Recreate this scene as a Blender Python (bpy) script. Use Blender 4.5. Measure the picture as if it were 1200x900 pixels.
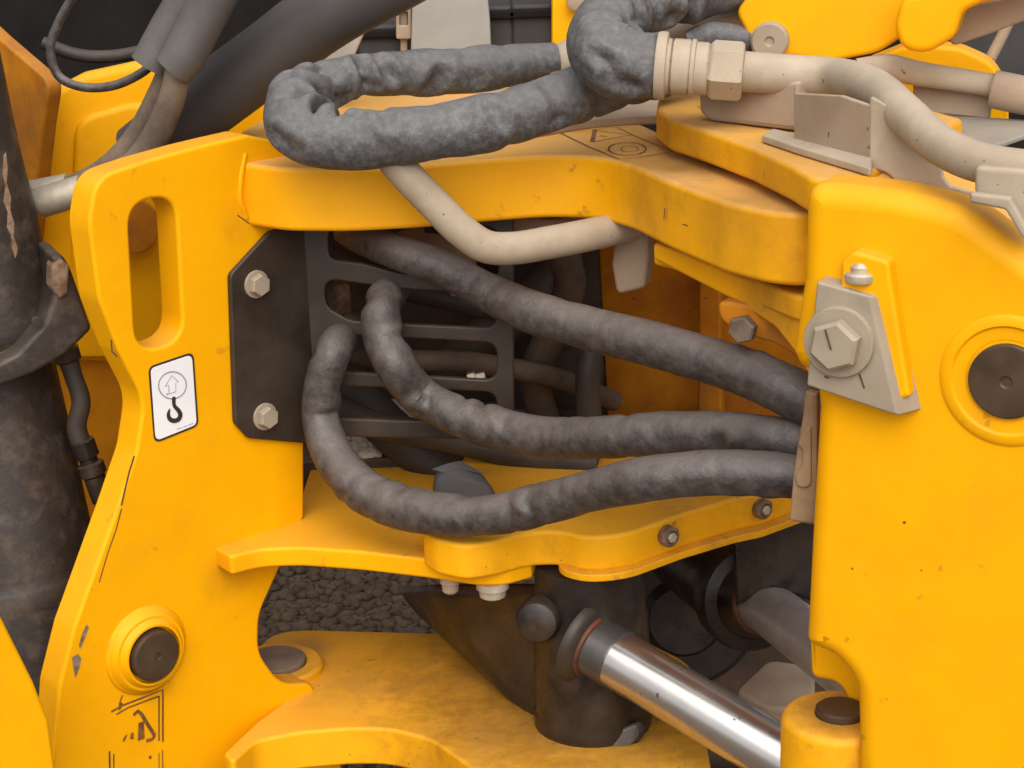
import bpy, bmesh, math, random
from mathutils import Vector, Matrix, noise
random.seed(7)
for o in list(bpy.data.objects): bpy.data.objects.remove(o)
S = bpy.context.scene
COL = S.collection
rad = math.radians

# ------------------------------------------------------------------ camera, world, sun, exposure
F, PITCH, ROLL, DIST = 2300.0, rad(17), rad(1.8), 2.3
fw = Vector((0, math.cos(PITCH), -math.sin(PITCH)))
r0 = Vector((1, 0, 0)); u0 = Vector((0, math.sin(PITCH), math.cos(PITCH)))
RT = r0*math.cos(ROLL) - u0*math.sin(ROLL)
UP = u0*math.cos(ROLL) + r0*math.sin(ROLL)
CAM = -DIST*fw
cd = bpy.data.cameras.new('camera'); cam = bpy.data.objects.new('camera', cd); COL.objects.link(cam)
cd.sensor_fit = 'HORIZONTAL'; cd.sensor_width = 36; cd.lens = 36*F/1200; cd.clip_start = .05; cd.clip_end = 3000
M3 = Matrix((RT, UP, -fw)).transposed()
cam.matrix_world = Matrix.Translation(CAM) @ M3.to_4x4()
S.camera = cam

SUN_EL, SUN_AZ = rad(46), rad(178)      # overcast noon light from above and a little behind the viewer
w = bpy.data.worlds.new('World'); S.world = w; w.use_nodes = True
nt = w.node_tree; bg = nt.nodes['Background']
sky = nt.nodes.new('ShaderNodeTexSky'); sky.sky_type = 'NISHITA'; sky.sun_disc = False
sky.sun_elevation = SUN_EL; sky.sun_rotation = SUN_AZ; sky.dust_density = 4; sky.air_density = 1.0
hs = nt.nodes.new('ShaderNodeHueSaturation'); hs.inputs['Saturation'].default_value = .16
nt.links.new(sky.outputs[0], hs.inputs['Color']); nt.links.new(hs.outputs[0], bg.inputs['Color'])
bg.inputs['Strength'].default_value = .10
sl = bpy.data.lights.new('sun', 'SUN'); sl.energy = 1.5; sl.angle = rad(85); sl.color = (1, .95, .87)
so = bpy.data.objects.new('sun', sl); COL.objects.link(so)
sd = Vector((math.sin(SUN_AZ)*math.cos(SUN_EL), math.cos(SUN_AZ)*math.cos(SUN_EL), math.sin(SUN_EL)))
so.rotation_euler = sd.to_track_quat('Z', 'Y').to_euler(); so.location = sd*20
vs = S.view_settings; vs.view_transform = 'Standard'; vs.look = 'None'; vs.gamma = 1; vs.use_curve_mapping = False
vs.exposure = 0.68

# ------------------------------------------------------------------ points in the place
def ray(x, y): return fw + RT*((x-600)/F) + UP*((450-y)/F)
def PY(x, y, Y):
    d = ray(x, y); return CAM + d*((Y-CAM.y)/d.y)
def PZ(x, y, z):
    d = ray(x, y); return CAM + d*((z-CAM.z)/d.z)
class Plane:
    def __init__(s, o, U, N):
        s.o = Vector(o); s.N = Vector(N).normalized(); s.U = Vector(U).normalized(); s.V = s.N.cross(s.U)
    def hit(s, x, y):
        d = ray(x, y); t = (s.o-CAM).dot(s.N)/d.dot(s.N); return CAM + d*t
    def uv(s, x, y):
        q = s.hit(x, y)-s.o; return (q.dot(s.U), q.dot(s.V))
    def w(s, u, v, h=0): return s.o + s.U*u + s.V*v + s.N*h
    def up(s, h): return Plane(s.o + s.N*h, s.U, s.N)
    def mat(s): return Matrix.Translation(s.o) @ Matrix((s.U, s.V, s.N)).transposed().to_4x4()
def VP(px, py, Y, th=0.0):          # upright plane through that point, turned th degrees
    t = rad(th); return Plane(PY(px, py, Y), (math.cos(t), math.sin(t), 0), (math.sin(t), -math.cos(t), 0))
def VP2(p, q, z):
    a, b = PZ(*p, z), PZ(*q, z); d = (b-a).normalized()
    return Plane(a, d, Vector((d.y, -d.x, 0)))
def HP(z): return Plane((0, 0, z), (1, 0, 0), (0, 0, 1))

# ------------------------------------------------------------------ materials
def newmat(name):
    m = bpy.data.materials.new(name); m.use_nodes = True
    n = m.node_tree.nodes; b = n['Principled BSDF']; return m, n, m.node_tree.links, b
def noise_node(n, l, scale, detail=5, rough=.6, vec=None):
    t = n.new('ShaderNodeTexNoise'); t.inputs['Scale'].default_value = scale
    t.inputs['Detail'].default_value = detail; t.inputs['Roughness'].default_value = rough
    if vec: l.new(vec, t.inputs['Vector'])
    return t.outputs['Fac']
def ramp(n, l, fac, a, b, ca=(0,0,0,1), cb=(1,1,1,1)):
    r = n.new('ShaderNodeValToRGB'); e = r.color_ramp.elements
    e[0].position, e[1].position = a, b; e[0].color, e[1].color = ca, cb
    l.new(fac, r.inputs[0]); return r.outputs[0]
def mix(n, l, fac, a, b):
    m = n.new('ShaderNodeMix'); m.data_type = 'RGBA'
    if isinstance(fac, float): m.inputs[0].default_value = fac
    else: l.new(fac, m.inputs[0])
    for s, v in ((6, a), (7, b)):
        if isinstance(v, tuple): m.inputs[s].default_value = v+(1,) if len(v) == 3 else v
        else: l.new(v, m.inputs[s])
    return m.outputs[2]
def mul(n, l, a, b):
    m = n.new('ShaderNodeMath'); m.operation = 'MULTIPLY'
    for i, v in enumerate((a, b)):
        if isinstance(v, float): m.inputs[i].default_value = v
        else: l.new(v, m.inputs[i])
    return m.outputs[0]
def surf(name, col, col2=None, rough=.5, metal=0, dust=0.0, dustcol=(.46,.33,.20), scale=14, specks=0.0, speckcol=(.05,.03,.015),
         bump=.1, bscale=180, coat=0, spec=.5, rough2=None, dlo=.35, grime=0.0, lo=.38, hi=.66, stains=(), marks=0.0):
    m, n, l, b = newmat(name)
    tc = n.new('ShaderNodeTexCoord').outputs['Object']
    geo = n.new('ShaderNodeNewGeometry')
    c = col
    f1 = noise_node(n, l, scale, 6, .62, tc)
    if col2: c = mix(n, l, ramp(n, l, f1, lo, hi), col, col2)
    if grime:
        fg = noise_node(n, l, scale*.45, 8, .7, tc)
        c = mix(n, l, mul(n, l, ramp(n, l, fg, .52, .74), grime), c, (.16,.085,.03))
    if marks:
        fm = noise_node(n, l, 42, 3, .55, tc); fk_ = noise_node(n, l, 5, 2, .5, tc)
        c = mix(n, l, mul(n, l, mul(n, l, ramp(n, l, fm, .66, .72), ramp(n, l, fk_, .48, .6)), marks), c, (.30,.13,.015))
    if specks:
        fs = noise_node(n, l, 95, 2, .5, tc)
        c = mix(n, l, mul(n, l, ramp(n, l, fs, .735-.02*specks, .755), .75), c, speckcol)
    if dust:
        sx = n.new('ShaderNodeSeparateXYZ'); l.new(geo.outputs['Normal'], sx.inputs[0])
        up = ramp(n, l, sx.outputs['Z'], dlo, .97)
        fd = noise_node(n, l, 9, 7, .68, tc)
        d = mul(n, l, mul(n, l, up, ramp(n, l, fd, .25, .62, (.35,.35,.35,1))), dust)
        c = mix(n, l, d, c, dustcol)
    for pt, r_, sc_, am in stains:             # dirt patches lying where they lie on the machine
        d_ = n.new('ShaderNodeVectorMath'); d_.operation = 'DISTANCE'; l.new(geo.outputs['Position'], d_.inputs[0]); d_.inputs[1].default_value = pt
        fn = noise_node(n, l, 24, 7, .7, tc)
        ad = n.new('ShaderNodeMath'); ad.operation = 'MULTIPLY_ADD'; l.new(fn, ad.inputs[0]); ad.inputs[1].default_value = r_*1.5; l.new(d_.outputs['Value'], ad.inputs[2])
        f_ = ramp(n, l, ad.outputs[0], r_*.75, r_*1.75, (1,1,1,1), (0,0,0,1))
        c = mix(n, l, mul(n, l, f_, am), c, sc_)
    if isinstance(c, tuple): b.inputs['Base Color'].default_value = c+(1,)
    else: l.new(c, b.inputs['Base Color'])
    b.inputs['Metallic'].default_value = metal
    b.inputs['Specular IOR Level'].default_value = spec
    if rough2 is not None:
        fr = noise_node(n, l, scale*1.7, 5, .6, tc)
        rr = n.new('ShaderNodeMapRange'); rr.inputs[1].default_value = .3; rr.inputs[2].default_value = .7
        rr.inputs[3].default_value = rough; rr.inputs[4].default_value = rough2
        l.new(fr, rr.inputs[0]); l.new(rr.outputs[0], b.inputs['Roughness'])
    else: b.inputs['Roughness'].default_value = rough
    if coat: b.inputs['Coat Weight'].default_value = coat; b.inputs['Coat Roughness'].default_value = .25
    if bump:
        bp = n.new('ShaderNodeBump'); bp.inputs['Strength'].default_value = bump; bp.inputs['Distance'].default_value = .002
        l.new(noise_node(n, l, bscale, 4, .6, tc), bp.inputs['Height']); l.new(bp.outputs[0], b.inputs['Normal'])
    return m
zA = PY(640, 185, 0).z; zM = PY(420, 645, -.05).z; zL = PY(420, 853, -.05).z; zE = PY(985, 836, -.37).z
LPT = [PY(268,668,-.02), PY(290,262,.0), PY(180,800,-.09)]
BRN = (.13,.065,.02)
YC, YC2 = (.84,.385,.0), (.80,.355,.0)
M = {}
M['yellow'] = surf('yellow_paint', YC, YC2, .42, rough2=.55, dust=.16, grime=.08, marks=.5, stains=[(LPT[0],.05,(.42,.19,.01),.5),(LPT[1],.035,(.42,.2,.01),.6),(LPT[2],.03,(.35,.16,.01),.6)], specks=.0, bump=.05, bscale=60, coat=.0, spec=.17)
M['yellow_dusty'] = surf('dusty_yellow_paint', YC, YC2, .5, rough2=.62, dust=.75, marks=.7, bump=.07, bscale=60, dustcol=(.60,.37,.17), spec=.3, stains=[(PZ(800,197,zA),.10,BRN,.6),(PZ(880,235,zA),.12,(.22,.10,.02),.45),(PZ(940,262,zA)+Vector((0,0,-.04)),.05,(.2,.09,.02),.7)])
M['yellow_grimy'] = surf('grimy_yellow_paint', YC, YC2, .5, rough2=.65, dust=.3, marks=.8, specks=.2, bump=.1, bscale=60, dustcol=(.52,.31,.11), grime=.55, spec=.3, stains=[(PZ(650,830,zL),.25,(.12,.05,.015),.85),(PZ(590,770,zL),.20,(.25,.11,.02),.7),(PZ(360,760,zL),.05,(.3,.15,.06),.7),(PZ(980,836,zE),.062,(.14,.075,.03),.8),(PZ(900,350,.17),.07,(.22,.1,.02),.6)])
M['yellow_shade_grimy'] = surf('shaded_grimy_yellow_paint', (.50,.18,.003), (.32,.10,.004), .7, dust=.2, specks=.5, grime=.8, spec=.25)  # yellow paint with the recess shade put into its colour, plus grime
M['black'] = surf('black_paint', (.020,.012,.007), (.046,.030,.019), .42, rough2=.62, dust=.25, dustcol=(.2,.14,.09), bump=.1, scale=9)
M['black_dusty'] = surf('dusty_black_steel', (.010,.007,.006), (.030,.020,.014), .24, rough2=.5, dust=.2, dustcol=(.24,.17,.12), bump=.25, bscale=90, scale=16, grime=.3)
M['scuffed'] = surf('scuffed_black_steel', (.028,.019,.014), (.075,.055,.042), .42, rough2=.65, dust=.25, dustcol=(.20,.15,.11), bump=.35, bscale=90, scale=34, grime=.3, lo=.5, hi=.72)
M['darkbrown'] = surf('dirty_brown_steel', (.035,.020,.012), (.075,.038,.020), .7, dust=.3, bump=.3, bscale=50, scale=12)
M['hose'] = surf('dusty_highlit_rubber', (.030,.024,.022), (.085,.070,.063), .40, rough2=.6, dust=.7, dustcol=(.19,.16,.145), dlo=.05, bump=.6, bscale=170, scale=70, lo=.36, hi=.68, spec=.5)  # dust tone on top doubles as painted highlight, undersides left dark
M['hose_dark'] = surf('dark_rubber', (.024,.017,.013), (.055,.04,.03), .55, rough2=.7, dust=.3, dustcol=(.15,.12,.1), bump=.2, bscale=120, scale=12)
M['hose_brown'] = surf('muddy_rubber', (.085,.06,.043), (.19,.135,.092), .7, dust=.4, dustcol=(.27,.205,.15), dlo=-.2, bump=.3, bscale=150, scale=22)
M['conduit'] = surf('smooth_black_rubber', (.040,.036,.036), (.062,.056,.054), .48, rough2=.62, dust=.55, dustcol=(.13,.11,.1), bump=.06, scale=5)
M['tan'] = surf('dusty_tan_paint', (.30,.235,.165), (.45,.37,.275), .6, rough2=.75, dust=.5, dustcol=(.55,.44,.335), specks=.25, grime=.35, bump=.12, bscale=70, scale=8, spec=.3)
M['tan_brown'] = surf('brown_dusty_steel', (.27,.19,.13), (.38,.285,.205), .72, grime=.3, dust=.5, dustcol=(.55,.43,.33), specks=.5, bump=.15, scale=9, spec=.25)
M['grey_paint'] = surf('grey_primer', (.275,.22,.155), (.34,.275,.20), .6, rough2=.72, grime=.2, dust=.25, dustcol=(.58,.48,.38), dlo=.1, specks=.2, bump=.12, bscale=110, scale=16)
M['zinc'] = surf('dull_zinc', (.42,.36,.28), (.56,.48,.38), .45, metal=.45, rough2=.6, specks=.6, bump=.15, scale=40)
M['rust'] = surf('rusty_bolt', (.13,.07,.035), (.30,.2,.13), .7, metal=.2, bump=.5, bscale=220, scale=60)
M['chrome'] = surf('chrome_rod', (.64,.60,.57), (.57,.53,.50), .22, metal=.95, rough2=.30, bump=.01, scale=12, specks=.1)
M['chrome_dusty'] = surf('dusty_chrome', (.62,.57,.54), (.50,.45,.42), .28, metal=.65, rough2=.5, bump=.1, scale=30)
M['pin'] = surf('brown_pin_steel', (.055,.033,.018), (.09,.055,.03), .42, metal=.3, rough2=.55, bump=.08, scale=20)
M['rubber_strip'] = surf('brown_rubber', (.20,.115,.055), (.3,.19,.10), .8, dust=.3, bump=.5, bscale=70, scale=14)
M['white'] = surf('white_sticker', (.76,.74,.76), (.82,.80,.81), .5, bump=0, scale=8)
M['print'] = surf('black_print', (.03,.017,.012), None, .6, bump=0)
M['print_grey'] = surf('grey_print', (.30,.28,.29), None, .6, bump=0)
M['print_brown'] = surf('faded_brown_print', (.10,.035,.012), (.24,.095,.02), .7, bump=0, scale=60)
M['print_faded'] = surf('faded_violet_print', (.14,.055,.035), (.28,.14,.07), .7, bump=0, scale=50)
M['scratch'] = surf('bare_scratch', (.05,.025,.012), (.12,.07,.04), .7, bump=0, scale=60)
M['chip'] = surf('paint_chip', (.28,.22,.16), (.12,.07,.03), .6, bump=.2, scale=90)
M['collar_grey'] = surf('grey_oily_steel', (.13,.115,.11), (.09,.08,.075), .35, metal=.6, bump=.05)
M['sleeve_plain'] = surf('dusty_grey_plastic', (.07,.063,.06), (.10,.09,.085), .5, rough2=.65, dust=.4, dustcol=(.2,.175,.155), dlo=0, bump=.2, bscale=120, scale=14)
M['orange_seal'] = surf('orange_seal', (.16,.045,.012), (.05,.022,.012), .6, bump=.1)
M['slate'] = surf('dark_plastic', (.026,.023,.023), (.04,.036,.035), .7, dust=.2, dustcol=(.14,.12,.11), bump=.15)
M['void'] = surf('dark_engine_cover', (.008,.007,.006), (.014,.011,.010), .85, bump=.1, spec=.15)
M['strap'] = surf('pale_panel', (.27,.255,.23), (.32,.305,.28), .65, dust=.3, bump=.1)
M['silver'] = surf('pale_alloy', (.6,.57,.53), (.45,.42,.38), .4, metal=.5, bump=.05)
M['hose_mud'] = surf('mud_brown_rubber', (.05,.032,.022), (.10,.066,.045), .6, rough2=.75, dust=.3, dustcol=(.2,.14,.1), bump=.3, bscale=120, scale=20)
M['yellow_shaded'] = surf('shaded_yellow_paint', (.60,.225,.001), (.48,.17,.002), .55, rough2=.7, specks=.3, grime=.35, bump=.08, spec=.2)  # yellow paint darkened to carry the shade behind the side plate
M['stone'] = surf('pebble_stone', (.058,.032,.015), (.115,.068,.036), .85, bump=.4, scale=22)
M['stone_sunlit'] = surf('sunlit_grit', (.55,.48,.4), (.36,.3,.25), .85, bump=.4, scale=30)  # pale colour stands in for sunlight on gravel beyond the machine
M['soil'] = surf('ground_soil', (.10,.065,.04), (.15,.105,.07), .9, bump=.6, bscale=40, scale=6)

# sleeve: crumpled woven cover, wear shows as pale patches
def sleeve_mat():
    m, n, l, b = newmat('woven_grey_sleeve')
    tc = n.new('ShaderNodeTexCoord').outputs['Object']
    f1 = noise_node(n, l, 120, 9, .75, tc); f2 = noise_node(n, l, 11, 5, .6, tc)
    c = mix(n, l, ramp(n, l, f1, .44, .70), (.062,.060,.062), (.165,.160,.163))
    c = mix(n, l, mul(n, l, ramp(n, l, f2, .45, .7), .5), c, (.07,.067,.068))
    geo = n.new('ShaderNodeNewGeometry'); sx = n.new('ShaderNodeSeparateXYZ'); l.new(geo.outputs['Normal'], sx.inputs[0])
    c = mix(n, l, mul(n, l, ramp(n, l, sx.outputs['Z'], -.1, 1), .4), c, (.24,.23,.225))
    l.new(c, b.inputs['Base Color']); b.inputs['Roughness'].default_value = .58; b.inputs['Specular IOR Level'].default_value = .45
    bp = n.new('ShaderNodeBump'); bp.inputs['Strength'].default_value = .6; bp.inputs['Distance'].default_value = .002
    mp_ = n.new('ShaderNodeMapping'); mp_.inputs['Scale'].default_value = (1.0, 2.2, 2.6); l.new(tc, mp_.inputs['Vector'])
    vo = n.new('ShaderNodeTexNoise'); vo.noise_type = 'RIDGED_MULTIFRACTAL'; vo.inputs['Scale'].default_value = 13; vo.inputs['Detail'].default_value = 4
    l.new(mp_.outputs[0], vo.inputs['Vector'])
    b2 = n.new('ShaderNodeBump'); b2.inputs['Strength'].default_value = .30; b2.inputs['Distance'].default_value = .006
    l.new(vo.outputs['Fac'], b2.inputs['Height']); l.new(b2.outputs[0], bp.inputs['Normal'])
    l.new(f1, bp.inputs['Height']); l.new(bp.outputs[0], b.inputs['Normal'])
    return m
M['sleeve'] = sleeve_mat()

# ------------------------------------------------------------------ mesh builders (all in world metres)
def finish(bm, wn=True):
    bmesh.ops.remove_doubles(bm, verts=bm.verts, dist=2e-5)
    bmesh.ops.recalc_face_normals(bm, faces=bm.faces)
    for f in bm.faces: f.smooth = True
    me = bpy.data.meshes.new('m'); bm.to_mesh(me); bm.free()
    me.set_sharp_from_angle(angle=rad(38)); me['wn'] = wn
    return me
def fillet(pts, seg=7):
    """pts: (u, v, r) -> polygon with rounded corners"""
    out = []; k = len(pts)
    for i in range(k):
        p = Vector(pts[i][:2]); r = pts[i][2]
        a = Vector(pts[i-1][:2])-p; b = Vector(pts[(i+1) % k][:2])-p
        la, lb = a.length, b.length
        if r <= 0 or la < 1e-6 or lb < 1e-6: out.append(p); continue
        a /= la; b /= lb
        ang = a.angle(b, math.pi)
        if ang > rad(178): out.append(p); continue
        t = min(r/math.tan(ang/2), la*.49, lb*.49)
        p1, p2 = p+a*t, p+b*t
        for s in range(seg+1):
            q = s/seg; out.append(p1*(1-q)**2 + p*2*q*(1-q) + p2*q*q)
    return out
def W(x, y, r=0.0): return ('w', x, y, r)
def to_uv(pl, pts, r):
    res = []
    for p in pts:
        if p[0] == 'w':
            q = Vector((p[1], p[2], pl.o.z))-pl.o; res.append((q.dot(pl.U), q.dot(pl.V), p[3]))
        else:
            u, v = pl.uv(p[0], p[1]); res.append((u, v, p[2]/1000 if len(p) > 2 else r))
    return res
def slab(pl, pts, thick, bevel=.004, holes=(), r=0.0, bres=3, hr=0.0):
    """flat plate: front face on the plane, body behind it, rounded edges"""
    cu = bpy.data.curves.new('c', 'CURVE'); cu.dimensions = '2D'; cu.fill_mode = 'BOTH'
    bevel = min(bevel, thick*.49)
    cu.extrude = thick/2-bevel; cu.bevel_depth = bevel; cu.bevel_resolution = bres; cu.offset = -bevel
    polys = [fillet(to_uv(pl, pts, r))] + [h if isinstance(h[0], Vector) else fillet(to_uv(pl, h, hr)) for h in holes]
    for poly in polys:
        clean = [poly[0]]
        for q in poly[1:]:
            if (q-clean[-1]).length > 2e-4: clean.append(q)
        if (clean[0]-clean[-1]).length < 2e-4: clean.pop()
        sp = cu.splines.new('POLY'); sp.points.add(len(clean)-1); sp.use_cyclic_u = True
        for q, s in zip(clean, sp.points): s.co = (q.x, q.y, 0, 1)
    ob = bpy.data.objects.new('c', cu); me = bpy.data.meshes.new_from_object(ob)
    bpy.data.objects.remove(ob); bpy.data.curves.remove(cu)
    bm = bmesh.new(); bm.from_mesh(me); bpy.data.meshes.remove(me)
    bmesh.ops.transform(bm, matrix=pl.mat() @ Matrix.Translation((0, 0, -thick/2)), verts=bm.verts)
    return finish(bm)
def circle_uv(pl, px, py, r, n=36):
    u, v = pl.uv(px, py); return [Vector((u+r*math.cos(t*2*math.pi/n), v+r*math.sin(t*2*math.pi/n))) for t in range(n)]
def frame_of(axis):
    z = Vector(axis).normalized(); x = z.orthogonal().normalized()
    if abs(z.z) < .95: x = Vector((0, 0, 1)).cross(z).normalized()
    return Matrix((x, z.cross(x), z)).transposed()
def lathe(c, axis, prof, n=40, spin=0.0):
    """prof: (radius, height along axis)"""
    R3 = frame_of(axis); c = Vector(c); bm = bmesh.new(); rings = []
    for r, h in prof:
        if r < 1e-6: rings.append([bm.verts.new(c+R3 @ Vector((0, 0, h)))])
        else: rings.append([bm.verts.new(c+R3 @ Vector((r*math.cos(2*math.pi*i/n+spin), r*math.sin(2*math.pi*i/n+spin), h))) for i in range(n)])
    for a, b in zip(rings, rings[1:]):
        for i in range(n):
            j = (i+1) % n
            if len(a) == 1 and len(b) == 1: continue
            if len(a) == 1: bm.faces.new((a[0], b[i], b[j]))
            elif len(b) == 1: bm.faces.new((a[i], b[0], a[j]))
            else: bm.faces.new((a[i], b[i], b[j], a[j]))
    for rg in (rings[0], rings[-1]):
        if len(rg) > 1: bm.faces.new(rg)
    return finish(bm)
def hexnut(c, axis, r, h, spin=0.0, cham=.12):
    return lathe(c, axis, [(r*.86, 0), (r, r*cham*.6), (r, h-r*cham), (r*.86, h), (0, h)], 6, spin)
def disc(c, axis, r, h, b=.002, n=44):
    return lathe(c, axis, [(r, 0), (r, h-b), (r-b*.3, h-b*.3), (r-b, h), (0, h)], n)
def box(pts8=None, c=None, size=None, axes=None, bevel=.003):
    bm = bmesh.new()
    r = bmesh.ops.create_cube(bm, size=1)
    ax = axes or (Vector((1,0,0)), Vector((0,1,0)), Vector((0,0,1)))
    for v in bm.verts:
        q = v.co.copy(); v.co = Vector(c)+ax[0]*q.x*size[0]+ax[1]*q.y*size[1]+ax[2]*q.z*size[2]
    if bevel: bmesh.ops.bevel(bm, geom=bm.edges[:], offset=bevel, segments=3, affect='EDGES', profile=.5)
    return finish(bm)
def hull(pts, bevel=.003):
    bm = bmesh.new()
    for p in pts: bm.verts.new(p)
    r = bmesh.ops.convex_hull(bm, input=bm.verts)
    bmesh.ops.dissolve_limit(bm, angle_limit=rad(2), verts=bm.verts, edges=bm.edges)
    if bevel: bmesh.ops.bevel(bm, geom=bm.edges[:], offset=bevel, segments=3, affect='EDGES', profile=.5)
    return finish(bm)
def spline(P, step=.004):
    P = [(Vector(p[0]), p[1]) for p in P]
    ext = [(P[0][0]*2-P[1][0], P[0][1])]+P+[(P[-1][0]*2-P[-2][0], P[-1][1])]
    out = []
    for i in range(1, len(ext)-2):
        p0, p1, p2, p3 = (ext[i+k][0] for k in (-1, 0, 1, 2))
        n = max(3, int((p2-p1).length/step))
        # centripetal Catmull-Rom keeps tight bends from overshooting
        t0 = 0; t1 = (p1-p0).length**.5; t2 = t1+(p2-p1).length**.5; t3 = t2+(p3-p2).length**.5
        for s in range(n):
            t = t1+(t2-t1)*s/n
            A1 = p0*((t1-t)/(t1-t0))+p1*((t-t0)/(t1-t0)); A2 = p1*((t2-t)/(t2-t1))+p2*((t-t1)/(t2-t1)); A3 = p2*((t3-t)/(t3-t2))+p3*((t-t2)/(t3-t2))
            B1 = A1*((t2-t)/(t2-t0))+A2*((t-t0)/(t2-t0)); B2 = A2*((t3-t)/(t3-t1))+A3*((t-t1)/(t3-t1))
            q = s/n; r = ext[i][1]*(1-q)+ext[i+1][1]*q
            out.append((B1*((t2-t)/(t2-t1))+B2*((t-t1)/(t2-t1)), r))
    out.append(P[-1]); return out
def tube(P, n=28, creases=(), wrinkle=0.0, crumple=0.0, lam=.035, seed=0, step=.004, flare=None):
    """P: list of ((x,y,z), radius). wrinkle: folds on the inside of bends; crumple: random lumps"""
    S_ = spline(P, step); k = len(S_)
    T = [(S_[min(i+1, k-1)][0]-S_[max(i-1, 0)][0]).normalized() for i in range(k)]
    x = T[0].orthogonal().normalized()
    if abs(T[0].z) < .9: x = Vector((0, 0, 1)).cross(T[0]).normalized()
    bm = bmesh.new(); rings = []; s = 0; off = Vector((seed*7.3, seed*3.1, seed*1.7))
    for i in range(k):
        p, r = S_[i]
        if i: s += (p-S_[i-1][0]).length
        x = (x-T[i]*x.dot(T[i])).normalized(); y = T[i].cross(x)
        a, b = max(i-4, 0), min(i+4, k-1)
        dl = (S_[b][0]-S_[a][0]).length
        kv = (T[b]-T[a])/max(dl, 1e-5); kap = kv.length; kd = kv/kap if kap > 1e-4 else Vector((0, 0, 0))
        ring = []
        for j in range(n):
            t = 2*math.pi*j/n; d = x*math.cos(t)+y*math.sin(t); rr = r
            if crumple:
                q = p+d*r
                rr += crumple*r*(noise.noise(q*13+off)*1.0+noise.noise(q*30+off)*.35+.15*(abs(noise.noise(q*70+off))-.3))
            if wrinkle:
                inn = d.dot(kd); bend = min(kap*r*2.0, 1)
                ph = s/lam+2.6*noise.noise(Vector((s*7, seed, 0)))+.35*noise.noise((p+d*r)*40+off)
                fr = ph % 1.0; fold = .35-1.0*math.exp(-((fr-.5)/.21)**2)
                env = .30+.70*max(0, inn)
                rr += wrinkle*r*fold*env*(.22+bend)*max(0, .4+1.5*noise.noise(Vector((s*13, seed+5.3, math.cos(t)*.9))))
            if creases:
                q = p+d*rr
                for A_, B_, w_, dp in creases:
                    e = B_-A_; u = max(0, min(1, (q-A_).dot(e)/e.length_squared)); ds = (q-(A_+e*u)).length
                    if ds < 3*w_: rr -= dp*(math.exp(-(ds/w_)**2)-.28*math.exp(-((ds-1.7*w_)/(.7*w_))**2))
            ring.append(bm.verts.new(p+d*rr))
        rings.append(ring)
    for a, b in zip(rings, rings[1:]):
        for j in range(n): bm.faces.new((a[j], a[(j+1) % n], b[(j+1) % n], b[j]))
    bm.faces.new(rings[0]); bm.faces.new(rings[-1])
    me = finish(bm, False); return me
def ribbon(pl, lines, h=.0008):
    """flat print: list of (pixel polyline, width px, closed)"""
    bm = bmesh.new()
    for ln in lines:
        pts, wd = ln[0], ln[1]; closed = len(ln) > 2 and ln[2]
        q = [Vector(pl.uv(*p)) for p in pts]; k = len(q); L = []
        for i in range(k):
            a = q[i-1] if (i or closed) else q[i]; b = q[(i+1) % k] if (i < k-1 or closed) else q[i]
            t = (b-a).normalized(); nrm = Vector((-t.y, t.x)); hw = wd/2000*(1.0)
            L.append((bm.verts.new(pl.w(*(q[i]+nrm*hw), h)), bm.verts.new(pl.w(*(q[i]-nrm*hw), h))))
        for i in range(k if closed else k-1):
            j = (i+1) % k; bm.faces.new((L[i][0], L[i][1], L[j][1], L[j][0]))
    for f in bm.faces:
        f.normal_update()
        if f.normal.dot(pl.N) < 0: f.normal_flip()
    me = bpy.data.meshes.new('m'); bm.to_mesh(me); bm.free(); me['wn'] = False; return me
def blot(pl, polys, h=.0007):
    bm = bmesh.new()
    for pts in polys:
        f = bm.faces.new([bm.verts.new(pl.w(*pl.uv(*p), h)) for p in pts]); f.normal_update()
        if f.normal.dot(pl.N) < 0: f.normal_flip()
    me = bpy.data.meshes.new('m'); bm.to_mesh(me); bm.free(); me['wn'] = False; return me
def arc_px(cx, cy, rx, ry, a0=0, a1=360, n=28, tilt=0):
    out = []; c, s = math.cos(rad(tilt)), math.sin(rad(tilt))
    for i in range(n+(a1-a0 < 360)):
        t = rad(a0+(a1-a0)*i/n); X, Y = rx*math.cos(t), ry*math.sin(t); out.append((cx+X*c-Y*s, cy+X*s+Y*c))
    return out
def join(*ms):
    bm = bmesh.new()
    for m_ in ms: bm.from_mesh(m_)
    me = bpy.data.meshes.new('m'); bm.to_mesh(me); bm.free(); me['wn'] = ms[0].get('wn', False); return me

# ------------------------------------------------------------------ scene tree
LOC = {}
def thing(name, label, cat, loc, group=None):
    o = bpy.data.objects.new(name, None); COL.objects.link(o); o.location = loc; o.empty_display_size = .05
    o['label'] = label; o['category'] = cat
    if group: o['group'] = group
    LOC[o.name] = Vector(loc); return o
def obj(name, me, mat, parent=None, label=None):
    vs_ = me.vertices; n = len(vs_)
    c = Vector((0, 0, 0))
    lo = Vector((1e9,)*3); hi = -lo
    for v in vs_:
        for i in range(3):
            lo[i] = min(lo[i], v.co[i]); hi[i] = max(hi[i], v.co[i])
    c = (lo+hi)/2; me.transform(Matrix.Translation(-c)); me.name = name
    me.materials.clear(); me.materials.append(M[mat])
    o = bpy.data.objects.new(name, me); COL.objects.link(o)
    o.location = c-(LOC[parent.name] if parent else Vector((0, 0, 0)))
    if parent: o.parent = parent
    LOC[o.name] = c
    if label: o['label'] = label
    if me.get('wn'):
        md = o.modifiers.new('even_normals', 'WEIGHTED_NORMAL'); md.keep_sharp = True; md.weight = 90
    return o
def solo(name, me, mat, label, cat, group=None):
    o = obj(name, me, mat); o['label'] = label; o['category'] = cat
    if group: o['group'] = group
    return o
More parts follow.
